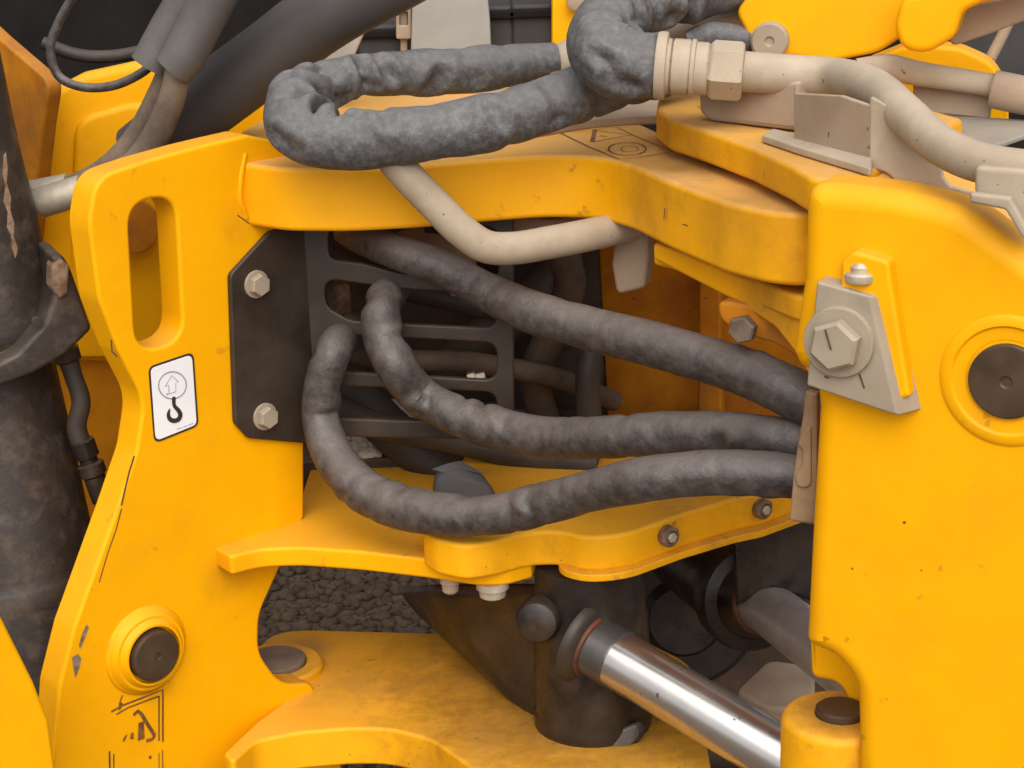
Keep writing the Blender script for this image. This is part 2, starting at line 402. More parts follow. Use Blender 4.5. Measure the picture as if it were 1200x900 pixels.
def structure(name, me, mat, kind='structure'):
    o = obj(name, me, mat); o['kind'] = kind; return o

# =================================================================== GROUND
ZG = -1.0
bm = bmesh.new(); bmesh.ops.create_grid(bm, x_segments=60, y_segments=60, size=60)
for v in bm.verts: v.co.z = ZG+.01*noise.noise(v.co*.6)
structure('ground', finish(bm, False), 'soil')
def pebbles(n, xr, yr, z, rr, flat=.7):
    base = bmesh.new(); bmesh.ops.create_icosphere(base, subdivisions=1, radius=1)
    bv = [v.co.copy() for v in base.verts]; bf = [[v.index for v in f.verts] for f in base.faces]; base.free()
    V, Fc = [], []
    for i in range(n):
        c = Vector((random.uniform(*xr), random.uniform(*yr), z)); r = rr[0]+(rr[1]-rr[0])*random.random()**1.6
        Rm = Matrix.Rotation(random.random()*6.3, 3, 'Z') @ Matrix.Rotation(random.uniform(-.5, .5), 3, 'X')
        sc = Vector((r*random.uniform(.8, 1.35), r*random.uniform(.7, 1.1), r*random.uniform(.5, .8)*flat/.7)); k = len(V)
        c.z += sc.z*.5
        for v in bv:
            q = v*(1+.25*noise.noise(v*1.5+Vector((i, 0, 0)))); V.append(c+Rm @ Vector((q.x*sc.x, q.y*sc.y, q.z*sc.z)))
        Fc += [[a+k for a in f] for f in bf]
    me = bpy.data.meshes.new('m'); me.from_pydata(V, [], Fc)
    for p in me.polygons: p.use_smooth = True
    me['wn'] = False; return me
structure('gravel', pebbles(15000, (-1.0, .4), (.45, 2.9), ZG, (.005, .019)), 'stone', 'stuff')

# =================================================================== REAR FRAME (left half of the joint)
LP = VP(250, 640, -.03, 42)                       # the side plate's face
rf = thing('rear_frame', 'yellow steel frame half on the left with oblong slot and hook sticker', 'machine frame', (-.35, 0, ZG+.25))
zA = PY(640, 185, 0).z; ATH = .0735
zM = PY(420, 645, -.05).z
zL = PY(420, 853, -.05).z
side = slab(LP, [(290,158,10),(255,166,40),(222,174,40),(165,190,60),(112,208,50),(104,262,80),(116,352,60),(139,412,30),(169,470,60),(160,530,80),(136,600,40),(86,738,60),(69,806,60),(60,935,0),
                 (420,935,0),(372,842,40),(368,800,20),(330,803,60),(303,765,60),(304,720,60),(331,660,10),(357,605,0),(357,505,0),(360,260,0),(345,170,0)],
            .045, .0045, holes=[[(150,238,37),(206,228,37),(215,400,37),(160,414,37)]], bres=4)
sp_ = obj('side_plate', side, 'yellow', rf)
# lifting-point sticker
stk_pts = [(174,430,9),(227,412,9),(233,499,9),(181,520,9)]
stk = obj('hook_sticker', slab(LP.up(.0012), stk_pts, .0011, .0003), 'print', rf, 'white lifting point sticker with hook and arrow')
obj('sticker_face', slab(LP.up(.0020), [(176.6,431.8,7),(225,415.5,7),(230.6,497.6,7),(182.6,516.8,7)], .0007, .0002), 'white', stk)
SP = LP.up(.0021)
ring = arc_px(202, 451.5, 16.3, 15.8, tilt=-20)
obj('ring_print', ribbon(SP, [(ring, 1.6, True),
     ([(201,440),(193.5,453),(197.5,451.5),(198,460),(194.5,462.5),(206,459),(205.8,449),(209,447.5)], 1.0, True)], .0003), 'print_grey', stk)
hook = [(203.5,467),(203.5,472),(204.5,476),(209,481),(211,486),(208.5,491.5),(203,493),(198.5,490.5),(197,485),(198.5,479.5)]
wd = [5,4.5,4.5,5.2,5.5,5.5,5.5,5,4,1.5]
hs_ = spline([(Vector((x, y, 0)), w_) for (x, y), w_ in zip(hook, wd)], 1.2)
hook = [(p.x, p.y) for p, w_ in hs_]; wd = [w_ for p, w_ in hs_]
hm = []
for i in range(len(hook)-1): hm.append((hook[i:i+2], wd[i]))
obj('hook_print', join(ribbon(SP, hm, .0004), *[blot(SP, [arc_px(hook[i][0], hook[i][1], wd[i]*.48, wd[i]*.48, n=12)], .0005+i*.00001) for i in range(len(hook))]), 'print', stk)
obj('text_print', ribbon(SP, [([(207,503),(213,500.9)], .9), ([(214,500.6),(219,498.8)], .9), ([(220,498.4),(226.5,496)], .9)], .0003), 'print_grey', stk)
# pin and boss low on the plate
pc = LP.hit(171, 762)
boss = obj('pin_boss', lathe(pc, LP.N, [(.0545,-.02),(.0545,.0),(.0525,.003),(.0505,.004),(.049,.008),(.045,.012),(.042,.012),(.037,.019),(.0345,.019),(.0345,.010),(0,.010)], 56), 'yellow', rf)
obj('pin', lathe(pc, LP.N, [(.031,0),(.031,.021),(.029,.0245),(.0265,.0255),(.005,.0255),(.004,.023),(0,.023)], 48), 'pin', boss)
# worn warning decal under the pin
wdec = obj('worn_decal', ribbon(LP, [([(130,834),(143,826.5),(168,817),(190.5,808),(190.5,869)], 2.3),
      ([(136,837),(150,829),(186,815.5)], 1.9), ([(186,815.5),(186,868)], 1.8),
      ([(190,879),(190.5,902)], 1.5), ([(186,882),(186,902)], 1.1), ([(128,880),(128.5,904)], 2.2), ([(133,883),(133,904)], 1.6)], .0008), 'print_brown', rf, 'worn black warning decal outline below the pin')
obj('triangle_print', join(ribbon(LP, [([(156,838),(161,833),(165,836),(181,862)], 4.4), ([(181,862),(178,866),(171,868)], 4.2)], .0009),
    blot(LP, [[(162,847),(168,845),(169,865),(161,868)], [(143,868),(146,862),(149,860),(145,869)], [(152,866),(153,859),(156,858),(156,866)],
              [(139,824),(142,815),(144,814),(141,822),(144,825),(141,831),(138,832)], [(174,886),(177,885),(177,889),(174,889)]], .0010)), 'print_brown', wdec)
for pts, wd_ in (([(157,534),(151,553),(146,574),(142,592)], 2.2), ([(142,596),(136,620),(126,648),(116,682)], 1.3), ([(130,398),(131,412),(137,418)], 2), ([(278,252),(292,262)], 1.2)):
    obj('paint_scratch', ribbon(LP, [(pts, wd_)], .0006), 'scratch', rf)
for pts in ([(96,742),(101,732),(104,735),(99,748),(94,760),(92,757)], [(84,770),(91,766),(95,771),(93,782),(88,795),(86,784)], [(270,905),(277,899),(275,908)]):
    obj('paint_chip', blot(LP, [pts]), 'chip', rf)

# upper arch plate (pivot arm)
AP = HP(zA)
arch_front = [(283,191,30),(330,197,90),(410,197,150),(485,193,150),(560,187,150),(640,181,150),(702,183,120),(742,194,120),(783,212,120),(850,237,120),(900,248,120),(945,251,100),(990,243,80)]
def at_z(p, z): q = PZ(p[0], p[1], z); return W(q.x, q.y, p[2]/1000)
obj('pivot_arm', slab(AP, [at_z(p, zA) for p in arch_front]+[W(.40,-.24,.1),W(.41,-.14,.1),W(.32,-.02,.1),W(.20,.10,.1),W(.12,.40,.05),W(.0,.62,.05),W(-.27,.62,.02),W(-.33,.25,.05),W(-.335,.06,.03)],
    ATH, .0065, bres=4), 'yellow_dusty', rf, 'thick yellow upper pivot arm, dusty on top')
ADP = AP.up(.0006)
obj('faded_decal', join(ribbon(ADP, [([(655,155),(690,172),(726,187),(764,182),(790,178)], 2.2), ([(722,149),(757,165),(790,178)], 1.4), ([(655,155),(722,149)], 1.0),
     ([(697,152),(694,166)], 5), ([(698,153),(740,158),(697,166)], 2.2), ([(703,159),(711,160)], 2.5), (arc_px(735,174.5,22,7.5), 2.2, True), (arc_px(738,174.5,10,3.5), 1.2, True)], .0004)), 'print_faded', rf, 'faded warning decal with triangle and circle on the arm top')
AF = VP2((742,194),(850,237),zA)
for pts, wd_ in (([(785,243),(784,256)], 2.2), ([(806,262),(812,264)], 1.4)): obj('paint_scratch', ribbon(AF, [(pts, wd_)], .006), 'scratch', rf)
# dusty upper cover plate lying on the arm
CP = HP(zA+.012)
cov = [(575,161),(600,155),(645,147),(690,139),(740,135),(800,134)]
obj('cover_plate', slab(CP, [at_z((x,y,200), zA+.012) for x, y in cov]+[W(.40,.45,.02),W(-.03,.45,.02)], .0125, .003), 'tan_brown', rf, 'dusty tan cover plate on the arm')
obj('weld_fillet', tube([(LP.hit(288,180)-LP.N*.001,.003),(LP.hit(283,205)-LP.N*.001,.004),(LP.hit(282,235)-LP.N*.001,.004),(LP.hit(289,256)-LP.N*.001,.0035)], 12, crumple=.3), 'yellow', rf)

# middle bracket plate with a pointed end
MP = HP(zM)
mfront = [(246,638,6),(270,652,6),(305,643,60),(350,641,120),(420,646,120),(500,655,100),(560,664,60),(594,663,30),(623,655,6)]
mid = slab(MP, [at_z(p, zM) for p in mfront]+[at_z((660,560,60), zM), W(.06,.30,.02), W(-.22,.30,.02), at_z((364,548,20), zM), at_z((352,585,60), zM), at_z((300,612,40), zM)],
    .0245, .004)
obj('middle_plate', mid, 'yellow', rf, 'flat yellow plate with a pointed left end')
PP = HP(zM+.036)
pfront = [(494,622,30),(510,632,40),(545,640,60),(580,634,50),(622,623,50),(655,622,50),(688,630,90),(735,626,90),(800,602,100),(860,584,60),(893,577,60),(950,556,10)]
zP = zM+.036
pp_ = obj('bearing_plate', slab(PP, [at_z(p, zP) for p in pfront]+[W(.44,.22,.03), W(.34,.30,.05), W(.10,.33,.05), W(-.06,.20,.05)], .043, .005), 'yellow_grimy', rf, 'yellow lower bearing plate with two side bolts')
obj('flange_lip', slab(HP(zP-.041), [at_z((p[0], p[1]+45, p[2]), zP-.041) for p in pfront[5:]]+[W(.40,.20,.02), W(.05,.15,.02)], .009, .002), 'yellow_grimy', pp_)
for bx, by in ((783,628),(893,596)):
    q = PY(bx, by, -.1)
    z_ = q.z
    # stand on the front wall of the bearing plate: walk along the ray to the wall line
    a = PZ(735,626,zP); b = PZ(893,578,zP); d2 = (b-a); nn = Vector((d2.y, -d2.x, 0)).normalized()
    wall = Plane(a, (d2.x, d2.y, 0), nn); c = wall.hit(bx, by)
    bo = obj('side_bolt', join(lathe(c-nn*.004, nn, [(.0125,0),(.0125,.009),(.0105,.0105),(.008,.0105),(.008,.007),(0,.007)], 28)), 'rust', pp_)
    obj('socket', hexnut(c-nn*.002, nn, .0062, .0115), 'zinc', bo)
for bx, by, r in ((577,694,.019),(527,688,.012)):
    q = PZ(bx, by, zM-.030)
    bt = obj('under_bolt', lathe((q.x, q.y+.02, zM-.0245), (0,0,-1), [(r,0),(r,.008),(r*.85,.009),(r*.8,.018),(r*.55,.021),(0,.021)], 24), 'zinc' if r > .015 else 'tan_brown', rf)

# lower lug, round boss and floor plate
FP = HP(zL)
lfront = [(262,884,20),(270,868,30),(330,843,60),(372,818,60)]
obj('lower_lug', slab(FP, [at_z(p, zL) for p in [(262,882,8),(272,893,8),(300,868,30),(350,858,60),(410,853,120),(455,853,120),(505,866,80),(548,896,80),(580,935,40)]]+
    [at_z((840,935,0), zL), W(.22,.10,.1), W(.12,.24,.05), at_z((535,742,30), zL), at_z((310,736,60), zL), at_z((296,790,10), zL), at_z((372,792,20), zL), at_z((300,846,60), zL), at_z((262,878,10), zL)][:-1]
    , .05, .0045, bres=4), 'yellow_grimy', rf, 'yellow lower lug plate with grimy top')
q = PZ(322,776,zL+.012)
lb = obj('lug_ring', lathe((q.x,q.y,zL-.002), (0,0,1), [(.062,0),(.062,.010),(.058,.014),(.042,.014),(.042,.010),(0,.010)], 48), 'yellow_grimy', rf)
obj('lug_pin', disc((q.x,q.y,zL), (0,0,1), .040, .018), 'hose_brown', lb)

# black hose bracket: bolted flange + slotted grid
hb = obj('hose_bracket', slab(LP.up(.008), [(270,322,12),(316,272,14),(345,262,10),(392,262,4),(392,523,4),(292,514,14),(276,496,14)], .008, .0025), 'black', rf, 'black hose bracket with slots and two bolts')
edge = LP.up(.006).hit(362, 400)
GP = Plane(edge, (math.cos(rad(-6)), math.sin(rad(-6)), 0), (math.sin(rad(-6)), -math.cos(rad(-6)), 0))
obj('slotted_grid', slab(GP, [(345,258,0),(602,256,4),(602,480,4),(592,516,20),(440,513,10),(396,512,10),(390,523,4),(345,523,0)], .009, .0025,
    holes=[[(384,266,16),(584,266,16),(584,329,16),(470,321,30),(425,309,40),(386,304,10)],
           [(380,327,16),(470,339,10),(582,345,16),(582,385,16),(470,380,20),(410,376,40),(382,360,20)],
           [(380,392,16),(470,396,20),(582,402,16),(582,446,16),(470,440,20),(404,436,30),(382,424,10)],
           [(380,452,16),(470,455,20),(582,460,16),(582,494,16),(470,493,20),(382,490,10)]]), 'black', hb)
for bx, by in ((300,333),(310,488)):
    c = LP.up(.008).hit(bx, by)
    wb = obj('washer', disc(c, LP.N, .0165, .003, .001), 'grey_paint', hb)
    obj('bolt', lathe(c+LP.N*.002, LP.N, [(.0125,0),(.0135,.002),(.0135,.0085),(.0118,.0105),(0,.0105)], 6, .4), 'grey_paint', wb)

# rear housing of the frame, behind
BP = VP(160, 300, .36, 12)
obj('housing_plate', slab(BP, [(40,240,40),(58,108,20),(100,86,30),(165,72,40),(240,80,20),(330,112,10),(345,180,0),(345,430,0),(200,430,0),(20,420,0),(25,400,0)], .03, .012, bres=4), 'yellow', rf, 'yellow rear housing plate behind the twin hoses')
obj('raised_panel', slab(BP.up(.012), [(84,240,30),(88,140,40),(150,122,20),(232,118,20),(236,300,0),(236,420,0),(84,420,0)], .02, .008, bres=4), 'yellow', rf)
SPn = VP(25, 160, .30, -52)
obj('end_plate', slab(SPn, [(-60,-10),(0,46,0),(58,96,20),(50,150,30),(30,330,0),(-60,330,0)], .02, .004), 'yellow_shade_grimy', rf, 'yellow end plate at far left, coloured dark for shade')
obj('inner_wall', slab(VP(180,500,.37,0), [(60,420),(280,420),(280,880),(60,880)], .02, .004), 'yellow_shaded', rf)
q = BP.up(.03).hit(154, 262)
obj('plug', disc(q, BP.N, .036, .02), 'yellow_shade_grimy', rf)
# inner cheek of the rear frame seen through the joint
obj('back_cheek', slab(VP(800,420,.40,-16), [(700,270),(960,270),(960,660),(720,660)], .03, .004), 'yellow_shade_grimy', rf, 'yellow inner cheek deep in the joint, coloured dark for shade')
obj('cheek_rib', slab(VP(835,420,.36,-16), [(819,300),(844,300),(846,560),(817,560)], .03, .004), 'yellow_shade_grimy', rf)

# =================================================================== FRONT FRAME (right half)
RP = VP(950, 500, -.425, -28)
ff = thing('front_frame', 'yellow steel frame half on the right with grey pin retainer block', 'machine frame', (.42, -.35, ZG+.25))
zF = PY(955, 205, -.375).z
FKP = HP(zF)
te0 = min((RP.hit(990, y_) for y_ in range(180, 240)), key=lambda p: abs(p.z-zF)); te1 = RP.hit(1280, 385)
te_y = min(range(180, 240), key=lambda y_: abs(RP.hit(990, y_).z-zF)); print('te_y', te_y)
bk = Vector((-RP.N.x, -RP.N.y, 0)).normalized()
fk = [(769,128,30),(785,140,60),(830,154,80),(880,172,80),(925,193,80),(950,208,40)]
fsd = slab(RP, [(941,te_y-4,30),(937,330,20),(924,415,12),(932,432,14),(952,444,10),(955,480,10),(948,600,60),(940,758,12),(976,774,34),(1000,802,40),(1001,840,30),(1003,940,0),(1290,940,0),(1290,410,60),(1225,318,90),(1130,246,90),(1050,te_y+6,90),(990,te_y-1,60)],
           .075, .021, bres=7)
obj('side_plate', fsd, 'yellow', ff, 'broad yellow face plate with rounded edges')
fork = slab(FKP, [at_z(p, zF) for p in fk]+[W((te0+bk*.02).x,(te0+bk*.02).y), W((te0+bk*.4).x,(te0+bk*.4).y), W(.42,.16,.1)]+[at_z((840,104,60), zF), at_z((798,108,60), zF), at_z((771,114,30), zF)], .036, .006, bres=4)
obj('upper_fork', fork, 'yellow_dusty', ff, 'yellow upper fork plate with dusty top')
fl = [te0+bk*.02, te1+bk*.02, te0+bk*.36, te1+bk*.36]
obj('top_flange', hull([p+Vector((0,0,-.004)) for p in fl]+[p+Vector((0,0,-.04)) for p in fl], .006), 'yellow_dusty', ff)
q = PZ(838,125,zF)
obj('fork_hole', lathe((q.x+.02,q.y,zF-.01), (0,0,1), [(.040,0),(.040,.0112),(.036,.013),(.030,.0112),(0,.0112)], 40), 'yellow_grimy', ff)
zU = zA-ATH-.010
lf = [(764,284,10),(800,293,60),(850,312,60),(900,334,60),(940,350,20)]
obj('lower_fork', slab(HP(zU), [at_z(p, zU) for p in lf]+[W(.40,-.30,.02), W(.40,.0,.05), W(.24,.02,.05)], .026, .005), 'yellow_grimy', ff, 'yellow lower fork plate with dark chips')
GU = VP2((764,286),(935,345),zU)
obj('gusset', slab(GU, [(764,284,8),(800,297,60),(860,322,60),(948,352,0),(948,440,0),(930,412,20),(908,384,40),(862,354,60),(800,322,40),(766,304,8)], .025, .004), 'yellow_grimy', ff)
GB = VP(890, 380, -.26, -28)
gb = obj('stop_bracket', slab(GB, [(840,352,10),(880,358,10),(946,385,0),(946,425,0),(905,402,20),(868,392,30),(843,376,20)], .02, .004), 'yellow_shade_grimy', ff)
obj('stop_bolt', hexnut(GB.up(0).hit(873,384), GB.N, .015, .013, .3), 'hose_brown', gb)
# cylinder cap ring + pivot pin at right edge
pc = RP.hit(1181, 446)
k = .86
rb = obj('pin_boss', lathe(pc, RP.N, [(.0645*k+.006,-.004),(.0645*k+.006,.0015),(.0625*k+.004,.004),(.060*k,.004),(.0575*k,.0012),(.0445*k,.0006),(.043*k,-.004),(0,-.004)], 64), 'yellow', ff)
obj('pin', lathe(pc+RP.N*-.006, RP.N, [(.0405*k,0),(.0405*k,.011),(.038*k,.0125),(.006,.0125),(.0045,.011),(0,.011)], 56), 'pin', rb)
# retainer block
RA = RP.up(.026)
blk_f = [(957,330),(1019,347),(1052,488),(945,452)]
f4 = [RA.hit(*p) for p in blk_f]
b4 = [p-RP.N*.030 for p in f4]
top_in = (f4[1]-f4[0]).normalized()
b4[1] = b4[1]+RP.U*.017+Vector((0,0,-.003)); b4[2] = b4[2]+RP.U*.017
blk = obj('pin_retainer', hull(f4+b4, .0025), 'grey_paint', ff, 'grey trapezoid retainer block with large bolt')
obj('pad', slab(RP.up(.018), [(985,308,8),(1000,294,10),(1041,306,8),(1044,330,4),(1066,465,4),(1040,475,4),(985,440,4)], .022, .004), 'yellow', ff)
c = RA.hit(984, 400)
wz = obj('washer', disc(c, RP.N, .0335, .006, .002), 'grey_paint', blk)
obj('bolt', hexnut(c+RP.N*.0055, RP.N, .0245, .016, .35, .14), 'grey_paint', blk)
obj('bolt_mark', ribbon(RA.up(.0228), [([(967,386),(974,410)], 1.8)], .0004), 'scratch', blk)
for pts in ([(1007,438),(1013,455)], [(972,443),(966,441)]): obj('block_scratch', ribbon(RA, [(pts, 2)], .0004), 'scratch', blk)
c = RA.hit(1003, 331)-RP.N*.013
obj('grease_nipple', lathe(c+Vector((0,0,-.002)), (0,0,1), [(.0135,0),(.0145,.002),(.0145,.007),(.0125,.009),(.0095,.009),(.0095,.014),(.006,.018),(0,.019)], 24), 'zinc', blk)
# eye lug, bottom
zE = PY(985, 836, -.37).z
ec = PZ(985, 836, zE)
lug = obj('eye_lug', lathe((ec.x, ec.y, zE-.085), (0,0,1), [(.061,0),(.061,.076),(.058,.082),(.053,.085),(.0265,.085),(.0265,.082),(0,.082)], 64), 'yellow_grimy', ff, 'round yellow eye lug with brown pin')
obj('lug_arm', slab(HP(zE-.001), [W(ec.x+.03,ec.y-.035,.01), W(ec.x+.03,ec.y+.0515,.01), W(ec.x+.2,ec.y+.02,0), W(ec.x+.2,ec.y-.10,0)], .083, .006), 'yellow', ff)
obj('lug_pin', lathe((ec.x, ec.y, zE-.01), (0,0,1), [(.0255,0),(.0255,.016),(.023,.018),(0,.018)], 40), 'pin', lug)
RT2 = VP(985, 760, -.34, -28)
obj('lower_cheek', slab(RT2, [(948,740,4),(1030,770,4),(1030,905,4),(1003,850,30),(985,800,30),(950,795,10)], .03, .006), 'yellow', ff)
# rubber strip at the edge
RS = VP(940, 540, -.385, -28)
obj('rubber_strip', slab(RS, [(943,458,4),(957,462,2),(957,616,2),(924,611,4),(929,560,4),(934,520,6),(940,490,4)], .012, .003), 'rubber_strip', ff, 'brown worn rubber edging strip')
obj('strip_clip', slab(RS.up(.004), [(938,508,6),(950,498,6),(950,572,8),(934,572,8),(931,560,6),(939,545,4),(940,528,4),(934,522,4)], .006, .0025), 'rubber_strip', ff)
for x, y, r in ((1060,612,1.8),(999,666,1.2),(1080,668,1)): obj('paint_speck', blot(RP, [arc_px(x, y, r, r, n=8)]), 'scratch', ff)

# =================================================================== STEERING CYLINDERS
sc = thing('steering_cylinder', 'near steering cylinder, dirty black barrel with bright chrome rod', 'hydraulic cylinder', (.09, -.04, ZG), 'steering cylinders under the joint')
bc = PY(692, 700, -.05); bz = PY(692, 888, -.118).z
obj('barrel', lathe((bc.x, bc.y, bz), (0,0,1), [(.052,0),(.066,.004),(.0705,.012),(.0715,.03),(.069,.034),(.069,.16),(.066,.17),(.066,-bz+zM-.02)], 64), 'black_dusty', sc)
rs = PY(716, 768, -.12); re = PY(925, 893, -.27); ax = (re-rs).normalized()
obj('rod', lathe(rs-ax*.02, ax, [(.036,0),(.036,.012),(.034,.014),(.034,.06),(.0335,.065),(.0335,.52)], 64), 'chrome', sc)
obj('gland', lathe(rs-ax*.040, ax, [(.052,0),(.052,.006),(.048,.012),(.040,.015),(.037,.016)], 56), 'black', sc)
obj('seal', lathe(rs-ax*.027, ax, [(.0395,0),(.0405,.003),(.0395,.006),(.036,.007)], 48), 'orange_seal', sc)
obj('collar', lathe(rs-ax*.022, ax, [(.0362,0),(.0362,.030),(.0357,.032),(.034,.032)], 48), 'collar_grey', sc)
obj('cylinder_body', hull([PY(500,684,.08), PY(650,684,-.06), PY(452,688,.32), PY(640,858,-.05), PY(585,812,.0), PY(630,684,.32), PY(645,850,.08), PY(545,762,.06), PY(505,730,.18)], .02), 'black_dusty', sc)
obj('port_plug', lathe(PY(630,728,-.105), (-.25,-1,.1), [(.026,-.03),(.026,0),(.023,.006),(.014,.009),(0,.009)], 36), 'black_dusty', sc)
cap = PY(690, 862, -.125)
obj('barrel_foot', hull([PY(672,878,-.118), PY(752,842,-.11), PY(758,858,-.11), PY(742,880,-.12), PY(690,886,-.12), PY(690,880,-.05), PY(750,850,-.05)], .006), 'black_dusty', sc)
sc2 = thing('steering_cylinder', 'far steering cylinder, half hidden behind the right frame', 'hydraulic cylinder', (.34, .2, ZG), 'steering cylinders under the joint')
r2 = PY(900, 712, .12); e2 = PY(1000, 790, -.15); a2 = (e2-r2).normalized()
obj('rod', lathe(r2-a2*.03, a2, [(.036,0),(.036,.015),(.034,.02),(.034,.42)], 56), 'chrome_dusty', sc2)
obj('gland', lathe(r2-a2*.075, a2, [(.075,0),(.075,.02),(.07,.03),(.055,.034),(.048,.05),(.041,.056)], 56), 'black_dusty', sc2)
obj('seal', lathe(r2-a2*.022, a2, [(.0405,0),(.042,.004),(.0405,.008),(.037,.010)], 48), 'orange_seal', sc2)
obj('barrel', lathe(r2-a2*.42, a2, [(.055,0),(.065,.01),(.065,.34),(.06,.35)], 48), 'black_dusty', sc2)
obj('end_block', slab(VP(900,660,.10,-10), [(856,600),(960,590),(960,710),(935,700),(905,690),(862,712)], .05, .006), 'black_dusty', sc2)
obj('bracket', slab(HP(PY(880,800,.05).z), [at_z(p, PY(880,800,.05).z) for p in [(862,808,20),(900,772,20),(955,780,10),(955,830,10),(900,830,20)]], .03, .006), 'tan_brown', sc2)

# =================================================================== LOWER HOSES
def hose_pts(L): return [(PY(x, y, Y), r) for x, y, Y, r in L]
grp = 'wrinkled hoses crossing the joint'
solo('hydraulic_hose', tube(hose_pts([(395,262,.22,.018),(428,282,.10,.019),(462,294,.035,.020),(520,315,.01,.021),(570,342,0,.0225),(620,365,-.04,.0245),(690,385,-.09,.0245),(760,402,-.15,.025),(830,422,-.20,.025),(880,438,-.24,.026),(930,461,-.275,.027),(985,490,-.29,.027)]),
    32, wrinkle=.32, crumple=.055, seed=1), 'hose', 'uppermost of three hoses, running straight down to the grey block', 'hose', grp)
solo('hydraulic_hose', tube(hose_pts([(478,318,.24,.019),(462,336,.11,.021),(449,358,.035,.022),(448,392,.02,.0225),(464,428,.005,.023),(492,462,.02,.0235),(535,487,-.01,.024),(590,504,-.04,.024),(650,513,-.09,.0235),(720,512,-.15,.0235),(790,507,-.19,.0235),(860,508,-.23,.023),(920,514,-.275,.021),(985,522,-.29,.021)]),
    32, wrinkle=.72, crumple=.07, seed=2, lam=.056), 'hose', 'middle of three hoses, bending out below the uppermost bracket bar', 'hose', grp)
solo('hydraulic_hose', tube(hose_pts([(418,380,.24,.019),(406,392,.11,.021),(391,412,.035,.022),(380,445,.03,.0225),(376,485,.03,.0235),(389,531,0,.0245),(420,570,-.04,.0255),(465,593,-.08,.0255),(520,603,-.12,.0245),(580,603,-.15,.0235),(640,590,-.18,.0235),(700,573,-.22,.0235),(760,561,-.26,.0235),(830,554,-.28,.0245),(890,555,-.295,.024),(930,559,-.305,.024),(985,565,-.31,.024)]),
    32, wrinkle=.6, crumple=.07, seed=23, lam=.046), 'hose', 'lowest of three hoses, sagging in a deep curve over the yellow plate', 'hose', grp)
# interior hoses and machinery
solo('inner_hose', tube(hose_pts([(380,470,.20,.018),(440,498,.18,.018),(520,512,.16,.019),(600,530,.14,.019),(700,545,.12,.018)]), 24, crumple=.06, seed=4), 'hose_dark', 'dark inner hose running low behind the bracket', 'hose')
solo('inner_hose', tube(hose_pts([(395,420,.30,.03),(425,470,.27,.03),(470,515,.25,.03),(560,575,.22,.03)]), 24, crumple=.05, seed=5), 'hose_dark', 'dark slanting hose seen through the lower bracket slots', 'hose')
solo('inner_pipe', tube(hose_pts([(470,290,.30,.02),(500,285,.28,.026),(530,298,.26,.026),(545,340,.26,.02)]), 24), 'tan_brown', 'brown elbow pipe seen through the upper bracket slot', 'pipe')
solo('inner_hose', tube(hose_pts([(640,250,.33,.028),(655,310,.30,.03),(615,360,.30,.03),(560,400,.32,.03),(520,440,.33,.03)]), 24, crumple=.06, seed=6), 'hose_dark', 'dark curved hose behind the bent tan pipe', 'hose')
gb2 = thing('gearbox', 'dark brown gearbox housing deep inside the joint', 'gearbox', (0, .6, -.2))
obj('housing', box(c=PY(500,400,.62), size=(.48,.25,.50), bevel=.02), 'darkbrown', gb2)
obj('end_cover', lathe(PY(665,430,.44), (0,-1,.1), [(.06,-.1),(.06,0),(.05,.008),(.03,.010),(.026,.02),(0,.02)], 36), 'black', gb2)
obj('side_cover', box(c=PY(660,400,.56), size=(.16,.25,.45), bevel=.02), 'black', gb2)
solo('rubber_wedge', hull([PY(506,600,-.02),PY(594,604,-.02),PY(508,556,-.01),PY(517,547,-.005),PY(535,543,0),PY(556,548,.0),PY(572,563,-.01),PY(508,600,.05),PY(590,600,.05),PY(512,553,.04),PY(535,543,.05),PY(560,552,.05)], .006), 'slate', 'dark grey rubber wedge standing behind the lowest hose', 'rubber wedge')
ZT = PY(470,512,.33).z
for L_, m_, lab in (([(380,300,.34,.016),(450,330,.30,.016),(540,352,.28,.017),(640,372,.30,.017),(720,400,.36,.017)], 'hose_dark', 'dark inner hose crossing behind the upper hose'),
                    ([(375,405,.24,.014),(450,420,.20,.014),(540,424,.20,.014),(640,440,.26,.014),(720,470,.34,.014)], 'hose_mud', 'muddy inner hose running level behind the middle bars'),
                    ([(610,255,.30,.02),(650,285,.26,.021),(668,330,.26,.021),(650,380,.28,.021),(628,440,.30,.021),(640,500,.32,.021)], 'hose_mud', 'muddy inner hose hanging right of the slotted bracket'),
                    ([(700,380,.26,.017),(690,430,.24,.017),(690,480,.24,.017),(700,540,.24,.017)], 'hose_dark', 'dark upright hose behind the crossing hoses'),
                    ([(500,262,.20,.012),(570,268,.18,.012),(640,282,.2,.012)], 'hose_dark', 'thin dark hose just under the arm')):
    solo('inner_hose', tube(hose_pts(L_), 20, crumple=.06, seed=len(lab)), m_, lab, 'hose')
solo('hose_fitting', lathe(PY(548,445,.12), PY(570,440,.12)-PY(548,445,.12), [(.007,0),(.009,.001),(.009,.010),(.006,.011),(.006,.022),(0,.023)], 6), 'zinc', 'tiny shiny hose fitting glinting between the bracket bars', 'fitting')
solo('rusty_block', box(c=PY(398,348,.20), size=(.03,.03,.04), bevel=.004), 'rust', 'small rusty block seen through the left end of a slot', 'block')
added_tray = solo('added_pan', slab(HP(ZT), [W(-.33,.24,.02), W(.06,.24,.02), W(.06,.48,0), W(-.33,.48,0)], .02, .004), 'darkbrown', 'dark added pan behind the slotted bracket strewn with grit toned as sunlit', 'added pan')  # ledge added to carry the grit that is coloured as sunlit
ah = thing('axle_housing', 'dark axle housing in shadow under the joint', 'axle housing', (.25, .6, ZG))
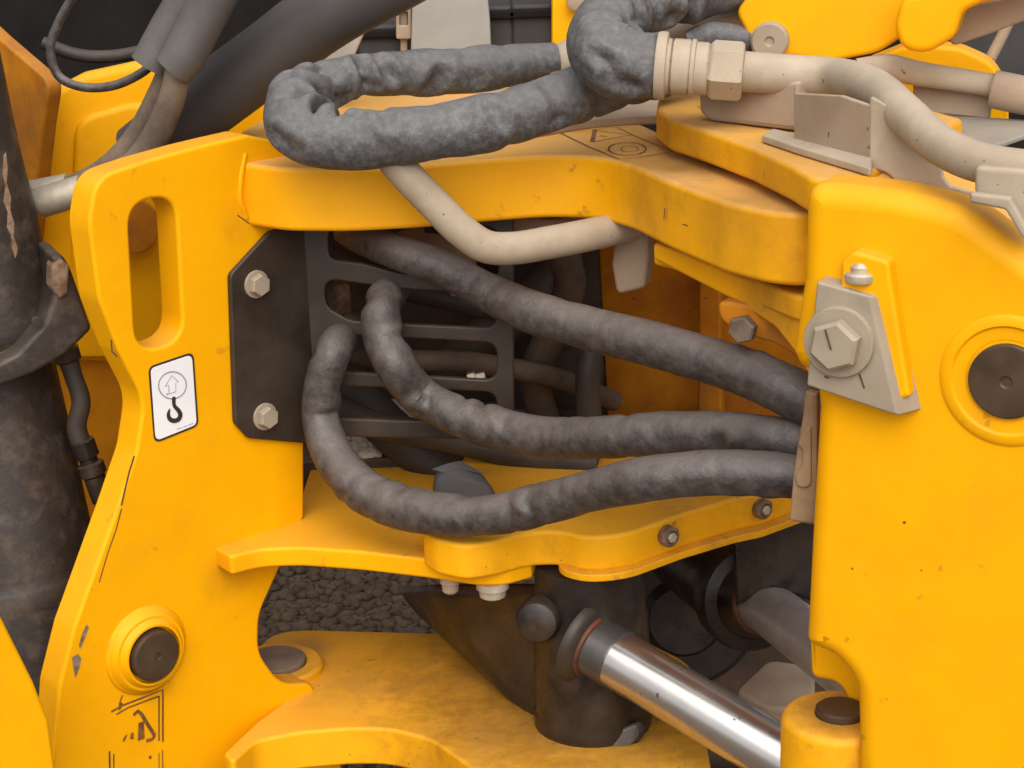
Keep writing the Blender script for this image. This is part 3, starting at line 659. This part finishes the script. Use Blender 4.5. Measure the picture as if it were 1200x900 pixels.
obj('housing', hull([PY(620,690,.42), PY(960,640,.42), PY(960,900,.42), PY(650,900,.42), PY(560,700,.8), PY(1000,640,.8), PY(1000,900,.8), PY(600,900,.8)], .02), 'darkbrown', ah)
obj('flange', lathe(PY(800,720,.41), (0,-1,.1), [(.11,-.05),(.11,0),(.10,.01),(.06,.012),(.05,.03),(0,.03)], 40), 'black_dusty', ah)
def grit(spots, Yv):
    V, Fc = [], []; base = bmesh.new(); bmesh.ops.create_icosphere(base, subdivisions=1, radius=1)
    bv = [v.co.copy() for v in base.verts]; bf = [[v.index for v in f.verts] for f in base.faces]; base.free()
    for cx, cy, w_, h_, n in spots:
        for i in range(n):
            c = PZ(cx+random.uniform(-w_, w_), cy+random.uniform(-h_, h_), ZT+.005); k = len(V); r = random.uniform(.006, .013)
            for v in bv:
                q = v*(1+.5*noise.noise(v*2+Vector((i, cx, 0)))); V.append(c+Vector((q.x*r*1.5, q.y*r, q.z*r*.8)))
            Fc += [[a+k for a in f] for f in bf]
    me = bpy.data.meshes.new('m'); me.from_pydata(V, [], Fc); me['wn'] = False
    return me
structure('grit', grit([(470,482,22,10,26),(500,489,18,8,8),(428,519,25,6,18),(545,522,22,4,16),(445,530,18,6,6)], 0), 'stone_sunlit', 'stuff')  # grit on the added pan, stands in for sunlit gravel beyond the machine

# =================================================================== BENT TAN PIPE UNDER THE ARM
pp = thing('bent_pipe', 'tan bent pipe hanging in front of the arched yellow arm', 'pipe', tuple(PY(575,285,-.07)))
obj('tube', tube(hose_pts([(440,160,-.075,.0185),(470,198,-.075,.0185),(505,235,-.075,.0185),(543,272,-.075,.0185),(570,289,-.072,.0185),(600,291,-.065,.0185),(650,283,-.05,.0185),(700,273,-.02,.0185),(745,262,.03,.0185)]), 28), 'tan', pp)
obj('clamp_block', slab(VP(738,300,.02,-20), [(722,268,4),(758,262,4),(760,300,4),(755,338,8),(722,346,8),(716,310,4)], .03, .005), 'tan_brown', pp)
bracket_pipe = thing('cross_pipe', 'thin dusty pipe lying across the dark joint under the arm', 'pipe', tuple(PY(640,262,.1)))
obj('tube', tube(hose_pts([(585,255,.12,.012),(640,268,.10,.012),(700,262,.10,.012)]), 18), 'tan_brown', bracket_pipe)

# =================================================================== LOOPED SLEEVED HOSE OVER THE ARM
def zp(x, y, z, r): return (PZ(x, y, z), r)
CR1 = [(PY(338,98,-.03),PY(392,122,-.03),.010,.016),(PY(362,80,-.0),PY(400,112,.03),.008,.010),(PY(425,66,.05),PY(434,112,.05),.009,.013),(PY(446,72,.07),PY(470,100,.06),.008,.008),
       (PY(446,118,-.10),PY(458,150,-.13),.009,.014),(PY(412,126,-.10),PY(440,136,-.12),.007,.008),(PY(505,108,.09),PY(520,86,.08),.010,.010),(PY(322,160,-.09),PY(350,172,-.10),.009,.007),
       (PY(575,118,-.10),PY(592,150,-.11),.009,.007),(PY(545,70,.11),PY(560,96,.10),.01,.006),(PY(640,100,-.06),PY(655,140,-.07),.009,.006)]
CR2 = [(PY(700,34,-.09),PY(752,36,-.09),.009,.018),(PY(726,-4,-.02),PY(748,36,-.05),.010,.018),(PY(690,62,-.13),PY(720,76,-.13),.008,.008),(PY(716,88,-.13),PY(742,104,-.13),.009,.008),(PY(770,12,.02),PY(790,22,.02),.01,.01)]
lh = thing('looped_hose', 'thick grey sleeved hose looping over the yellow arm', 'hose', tuple(PY(480,160,-.05)))
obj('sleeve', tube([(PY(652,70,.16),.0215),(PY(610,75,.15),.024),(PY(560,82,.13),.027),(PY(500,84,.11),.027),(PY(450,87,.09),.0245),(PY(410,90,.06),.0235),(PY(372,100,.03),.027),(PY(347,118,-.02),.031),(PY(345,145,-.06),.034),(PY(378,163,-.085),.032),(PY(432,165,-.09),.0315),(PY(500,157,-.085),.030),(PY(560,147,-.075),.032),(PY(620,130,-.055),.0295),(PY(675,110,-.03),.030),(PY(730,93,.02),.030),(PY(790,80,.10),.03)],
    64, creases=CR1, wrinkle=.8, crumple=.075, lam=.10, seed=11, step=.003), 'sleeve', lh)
obj('ferrule', lathe(PY(640,79.5,.16), (PY(700,56,.17)-PY(640,79.5,.16)), [(.0215,0),(.0215,.025),(.0225,.028),(.0225,.05),(.0215,.054),(.0205,.12)], 32), 'tan', lh)

fh = thing('folded_hose', 'grey sleeved hose folded back at its tan fitting', 'hose', tuple(PY(720,60,-.08)))
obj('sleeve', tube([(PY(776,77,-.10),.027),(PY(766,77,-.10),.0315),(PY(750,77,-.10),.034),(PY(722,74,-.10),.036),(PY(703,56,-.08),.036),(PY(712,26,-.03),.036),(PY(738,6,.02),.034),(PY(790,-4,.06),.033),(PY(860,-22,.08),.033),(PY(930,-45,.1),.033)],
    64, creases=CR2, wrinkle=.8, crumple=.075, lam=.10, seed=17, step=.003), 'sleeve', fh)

mp = thing('feed_pipe', 'fat tan pipe with hex nut bending down to the right edge', 'pipe', tuple(PY(1000,100,-.12)))
n0, n1 = PY(768,76.5,-.10), PY(985,92,-.13); na = (n1-n0).normalized(); L = (n1-n0).length
obj('collar', lathe(n0, na, [(.029,0),(.0350,.001),(.0362,.003),(.0362,.010),(.0350,.012),(.030,.0125),(.029,.016),(.030,.017)], 44), 'tan', mp)
obj('collar', lathe(n0+na*.017, na, [(.028,0),(.0305,.002),(.0305,.018),(.029,.020),(.028,.022)], 10), 'tan', mp)
obj('collar', lathe(n0+na*.037, na, [(.026,0),(.0305,.001),(.0305,.005),(.028,.006),(.028,.018),(.026,.020)], 44), 'tan', mp)
obj('hex_nut', lathe(n0+na*.056, na, [(.026,0),(.0290,.003),(.0315,.006),(.0315,.034),(.029,.037),(.024,.038)], 6, .25), 'tan', mp)
obj('tube', tube([(n0+na*.08,.0215),(n0+na*.15,.0215),(PY(975,91,-.14),.0212),(PY(1022,103,-.25),.0203),(PY(1063,136,-.36),.019),(PY(1105,172,-.45),.018),(PY(1150,191,-.49),.018),(PY(1230,203,-.52),.018)], 36), 'tan', mp)
obj('pipe_clamp', slab(VP(1172,222,-.525,-22), [(1142,195,6),(1215,200,4),(1215,280,4),(1192,262,8),(1180,240,8),(1142,228,6)], .05, .004), 'tan', mp)
obj('clamp_tab', slab(VP(1172,240,-.545,-22), [(1136,226,3),(1184,232,4),(1204,268,3),(1204,290,3),(1178,246,6),(1136,238,3)], .012, .003), 'tan', mp)

rp = thing('return_pipe', 'slimmer tan pipe running behind the fat one', 'pipe', tuple(PY(1100,90,.05)))
obj('tube', tube([(PY(1005,84,.02),.015),(PY(1040,79,.02),.015),(PY(1075,86,.02),.014),(PY(1150,98,.01),.013),(PY(1230,112,.0),.016)], 28), 'tan', rp)
obj('ferrule', lathe(PY(1162,104,.0), PY(1230,118,-.02)-PY(1162,104,.0), [(.02,0),(.0215,.003),(.0215,.08)], 32), 'tan_brown', rp)
up_ = solo('back_pipe', tube(hose_pts([(700,62,.14,.011),(760,46,.14,.011),(820,30,.13,.012),(870,18,.12,.012),(960,0,.12,.012)]), 20), 'tan', 'thin tan pipe rising behind the folded hose', 'pipe')
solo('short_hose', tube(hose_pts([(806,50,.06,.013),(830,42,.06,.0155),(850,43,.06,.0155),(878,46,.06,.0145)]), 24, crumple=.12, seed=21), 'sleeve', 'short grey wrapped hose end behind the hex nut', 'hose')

# tan valve bracket under the pipe
vb = thing('pipe_bracket', 'dusty tan bracket holding the pipes above the right frame', 'bracket', tuple(PY(940,180,-.2)))
VB1 = VP2((832,143),(935,157),zF)
obj('block', slab(VB1, [(818,98,6),(935,96,4),(935,154,4),(832,142,10),(819,132,8)], .06, .005), 'tan_brown', vb)
VB2 = VP2((930,172),(1020,196),zF)
obj('upright_plate', slab(VB2, [(930,109,2),(985,112,2),(1020,124,2),(1020,196,2),(930,172,2)], .006, .002), 'tan_brown', vb)
zS = zF+.009
obj('foot_plate', slab(HP(zS), [at_z(p, zS) for p in [(893,158,3),(935,172,3),(1022,198,3),(1022,180,3),(940,158,3),(905,150,3)]], .008, .002), 'tan', vb)
q = PZ(1020,196,zF); VB3 = Plane(q, (math.cos(rad(28)),-math.sin(rad(28)),0), (-math.sin(rad(28)),-math.cos(rad(28)),0))
obj('gusset_plate', slab(VB3, [(1019,112,3),(1060,136,20),(1104,188,6),(1104,206,8),(1112,218,6),(1150,228,4),(1152,247,4),(1100,233,30),(1055,218,30),(1040,203,20),(1019,196,3)], .006, .002), 'tan', vb)
VB4 = VP(1110, 120, .03, -16)
obj('upright_plate', slab(VB4, [(1070,80,4),(1165,96,4),(1160,142,4),(1100,140,10),(1070,130,2)], .006, .002), 'tan_brown', vb)
obj('shelf_plate', slab(HP(PY(1130,150,-.05).z), [at_z(p, PY(1130,150,-.05).z) for p in [(1070,128,10),(1165,138,4),(1240,142,0),(1240,152,0),(1200,158,20),(1160,172,10),(1110,168,4)]], .006, .002), 'strap', vb)

# =================================================================== LINKAGE, TOP RIGHT
la = thing('linkage_beam', 'yellow linkage beam with round grey pin above the hex nut', 'linkage beam', tuple(PY(960,30,.05)))
LA = VP(960, 30, .03, -14)
obj('beam_plate', slab(LA, [(862,14,14),(875,-4,20),(960,-30,0),(1080,-30,0),(1062,40,20),(1030,62,60),(965,74,60),(925,66,20),(912,72,6),(884,72,10),(878,50,12),(872,34,20)], .045, .006, bres=4), 'yellow', la)
c = LA.hit(903, 47)
obj('pin', lathe(c, LA.N, [(.0215,-.01),(.0215,.010),(.019,.013),(.006,.013),(.004,.010),(0,.010)], 40), 'grey_paint', la)
lr = thing('link_rod', 'yellow rod end crossing the top right corner', 'linkage rod', tuple(PY(1120,20,-.1)))
LR = VP(1090, 25, -.06, -20)
obj('rod_end', slab(LR, [(1047,32,30),(1056,-4,30),(1110,-14,40),(1160,-22,20),(1230,-40,0),(1230,-10,0),(1150,4,10),(1128,14,16),(1118,44,20),(1086,64,40),(1056,58,30)], .05, .008, bres=4), 'yellow', lr)
obj('under_web', slab(VP(1160,25,-.02,-20), [(1112,30,10),(1130,6,6),(1240,-14,0),(1240,10,0),(1160,40,10),(1112,56,10)], .03, .004), 'tan_brown', lr)
lg = thing('pivot_lug', 'rounded yellow lug behind the rod end at top right', 'lug', tuple(PY(1120,80,.15)))
obj('lug_plate', slab(VP(1110,80,.16,-14), [(1020,70,0),(1070,50,20),(1125,56,60),(1166,74,50),(1182,110,40),(1182,145,0),(1020,145,0)], .05, .006), 'yellow', lg)
obj('rod_bar', tube(hose_pts([(1160,70,.2,.007),(1180,30,.2,.007),(1190,0,.2,.007)]), 16), 'tan_brown', lg)

# =================================================================== UPPER LEFT HOSES
cdt = thing('conduit', 'fat smooth black rubber conduit slanting up at top left', 'hose', tuple(PY(300,90,.2)))
obj('tube', tube(hose_pts([(165,182,.22,.041),(225,135,.20,.042),(270,100,.18,.0425),(315,66,.16,.0425),(360,32,.14,.042),(405,4,.12,.041),(480,-36,.10,.040)]), 44, crumple=.02, seed=31, step=.006), 'conduit', cdt)
thg = 'twin hoses with muddy ends, upper left'
th1 = solo('twin_hose', tube(hose_pts([(262,-30,.10,.014),(205,70,.10,.014),(187,110,.11,.0145),(160,160,.12,.0145),(128,195,.13,.0145),(90,217,.14,.0145),(60,225,.15,.0145)]), 28, crumple=.03, seed=32), 'hose_brown', 'muddy twin hose on the outer left side of the pair', 'hose', thg)
th2 = solo('twin_hose', tube(hose_pts([(272,-30,.07,.014),(212,70,.07,.014),(203,110,.07,.0155),(185,155,.08,.0165),(160,190,.09,.0165),(125,212,.10,.0165),(85,228,.11,.0165),(60,234,.11,.016)]), 28, crumple=.03, seed=33), 'hose_brown', 'muddy twin hose on the inner right side of the pair', 'hose', thg)
def crimp(p, q, r, o, name='crimp_ferrule'):
    a_ = (q-p); Ln = a_.length
    return obj(name, lathe(p, a_, [(r*.8,0),(r*.95,.001),(r,.003),(r,Ln-.004),(r*.93,Ln),(r*.5,Ln+.001),(r*.5,Ln+.014),(0,Ln+.014)], 14), 'zinc', o)
crimp(PY(98,222,.105), PY(46,238,.11), .0185, th2)
crimp(PY(82,219,.145), PY(34,228,.155), .017, th1)
hsv = thing('hose_sleeve', 'pair of grey plastic sleeves over the twin hoses', 'hose sleeve', tuple(PY(220,30,.08)))
obj('sleeve_tube', tube(hose_pts([(178,78,.095,.026),(196,45,.095,.026),(222,0,.09,.026),(250,-50,.08,.026)]), 36, crumple=.03, seed=34), 'sleeve_plain', hsv)
obj('sleeve_tube', tube(hose_pts([(203,82,.06,.023),(215,66,.06,.025),(236,25,.06,.026),(270,-40,.05,.026)]), 36, crumple=.03, seed=35), 'sleeve_plain', hsv)
solo('thin_cable', tube(hose_pts([(92,-15,.16,.0055),(68,28,.16,.0055),(59,58,.16,.0055),(68,88,.16,.0055),(92,101,.15,.0055),(130,101,.14,.0055),(165,86,.13,.0055),(185,70,.13,.0055)]), 14), 'hose', 'thin black cable hanging in a loop at top left', 'cable')
solo('thin_cable', tube(hose_pts([(50,50,.55,.009),(90,64,.55,.009),(130,66,.55,.009),(190,55,.55,.009)]), 14), 'hose_dark', 'dark cable running level behind the hanging loop', 'cable')

# =================================================================== LIFT CYLINDER, FAR LEFT
lc = thing('lift_cylinder', 'grimy black lift cylinder standing at the left edge', 'hydraulic cylinder', (-.6, .05, ZG+.2))
a0, a1 = PY(-28,430,.06), PY(60,860,.0); la_ = (a1-a0).normalized(); Lb = (a1-a0).length
obj('barrel', lathe(a0, la_, [(.088,0),(.092,.004),(.095,.10),(.097,.25),(.098,.262),(.101,.266),(.101,.285),(.098,.29),(.098,Lb+.1)], 64), 'scuffed', lc)
# stepped head above the clamp
g0, g1 = PY(-75,60,.06), PY(0,412,.03); ga = (g1-g0).normalized(); Lg = (g1-g0).length
obj('head', lathe(g0, ga, [(.070,0),(.070,.12),(.074,.2),(.074,Lg-.03),(.070,Lg-.012),(.06,Lg-.002),(0,Lg)], 56), 'scuffed', lc)
RPl = VP(12,270,-.05,20)
obj('rust_streak', blot(VP(12,270,-.052,18), [[(4,182),(7,178),(9,196),(8,214),(13,232),(12,246),(17,262),(16,276),(21,292),(18,303),(14,290),(13,276),(8,266),(9,248),(4,236),(6,218),(3,204)]], .0), 'rust', lc)
CLP = VP(60, 380, -.045, 24)
obj('clamp_band', slab(CLP, [(-40,470,4),(-40,445,4),(20,415,40),(52,380,40),(66,340,20),(60,300,6),(74,300,6),(82,312,6),(108,386,8),(78,416,6),(40,438,40)], .09, .006), 'scuffed', lc)
obj('clamp_lug', slab(CLP.up(.006), [(60,312,6),(72,302,6),(82,312,4),(80,345,4),(70,352,4),(60,338,4)], .03, .004), 'rust', lc)
obj('clamp_bolt', disc(CLP.up(.0).hit(42,376), CLP.N, .006, .006, .001, 20), 'black', lc)
shp = thing('small_hose', 'small dirty hose hanging beside the lift cylinder', 'hose', tuple(PY(95,500,.03)))
obj('tube', tube(hose_pts([(78,415,.02,.012),(86,440,.02,.011),(95,470,.02,.0115),(90,500,.02,.012),(97,525,.02,.0125)]), 24, crumple=.08, seed=41), 'hose_dark', shp)
obj('fitting', lathe(PY(95,515,.02), PY(122,590,.02)-PY(95,515,.02), [(.013,0),(.015,.002),(.015,.022),(.011,.024),(.011,.03),(.0165,.032),(.0165,.045),(.013,.048),(.013,.08)], 12), 'black_dusty', shp)
obj('elbow', lathe(PY(76,408,.02), PY(84,435,.02)-PY(76,408,.02), [(.014,0),(.018,.001),(.018,.014),(.013,.017)], 6), 'black_dusty', shp)
solo('wing_plate', slab(VP(20,820,-.30,34), [(-40,660,0),(2,724,10),(40,800,60),(58,846,30),(66,905,0),(66,940,0),(-40,940,0)], .03, .005), 'yellow', 'plain yellow plate in the bottom left corner', 'steel plate')

# =================================================================== BACKGROUND
eb = thing('engine_bay', 'dark engine cover filling the top of the view', 'engine cover', (0, 1.2, 0))
obj('back_panel', box(c=PY(300,40,1.0)+Vector((0,.06,.25)), size=(2.6,.08,1.1), bevel=.01), 'void', eb)
obj('floor_panel', box(c=Vector((0,.80,.10)), size=(1.9,.5,.04), bevel=.01), 'void', eb)
bt = 'black boxes at the top of the view'
def bbox(x0, x1, y0, y1, Y, label):
    t = thing('black_box', label, 'box', tuple(PY((x0+x1)/2, y1, Y)), bt)
    a = PY(x0, y1, Y); b = PY(x1, y0, Y)
    obj('shell', box(c=((a+b)/2)+Vector((0,.05,0)), size=(abs(b.x-a.x), .1, abs(b.z-a.z)), bevel=.006), 'slate', t)
    obj('rim', box(c=Vector(((a.x+b.x)/2, Y+.045, b.z-.012)), size=(abs(b.x-a.x)+.008, .11, .012), bevel=.003), 'void', t)
bbox(424,472,28,150,.55,'black box left of the pale upright panel')
bbox(570,600,6,120,.55,'narrow black box just right of the pale panel')
bbox(602,648,4,120,.55,'black box beside the yellow post')
solo('upright_panel', slab(VP(525,60,.5,0), [(484,-40,0),(568,-40,0),(574,20,0),(578,110,0),(480,110,0)], .012, .003), 'strap', 'pale grey upright panel at the top, slightly tapered', 'panel')
lt = thing('latch', 'small rusty latch strip between black box and pale panel', 'latch', tuple(PY(473,40,.52)))
obj('strip', slab(VP(473,40,.52,0), [(468,-20,0),(478,-20,0),(477,100,0),(470,100,0)], .008, .002), 'tan_brown', lt)
obj('loop', slab(VP(473,20,.51,0), [(464,8,4),(482,8,4),(482,46,4),(464,46,4)], .008, .002, holes=[[(468,14,2),(478,14,2),(478,30,2),(468,30,2)]]), 'tan_brown', lt)
solo('alloy_strut', slab(VP(400,50,.40,0), [(428,8,0),(434,22,4),(410,78,0),(398,110,0),(366,110,0),(374,70,4)], .02, .003), 'silver', 'pale alloy strut beneath the black conduit', 'strut')
yp = thing('yellow_post', 'yellow post behind the folded hose', 'post', tuple(PY(675,60,.5)))
obj('post_body', slab(VP(680,30,.5,0), [(647,-40,0),(740,-40,0),(740,110,0),(647,110,0)], .05, .004), 'yellow', yp)
obj('post_bolt', lathe(PY(676,0,.49), (0,-1,0), [(.014,-.01),(.014,.012),(.011,.014),(0,.014)], 24), 'tan_brown', yp)
solo('grey_guard', slab(VP(1190,70,.45,0), [(1120,20,0),(1250,-10,0),(1250,110,0),(1120,110,0)], .04, .01), 'slate', 'dark grey guard at the top right edge', 'guard')
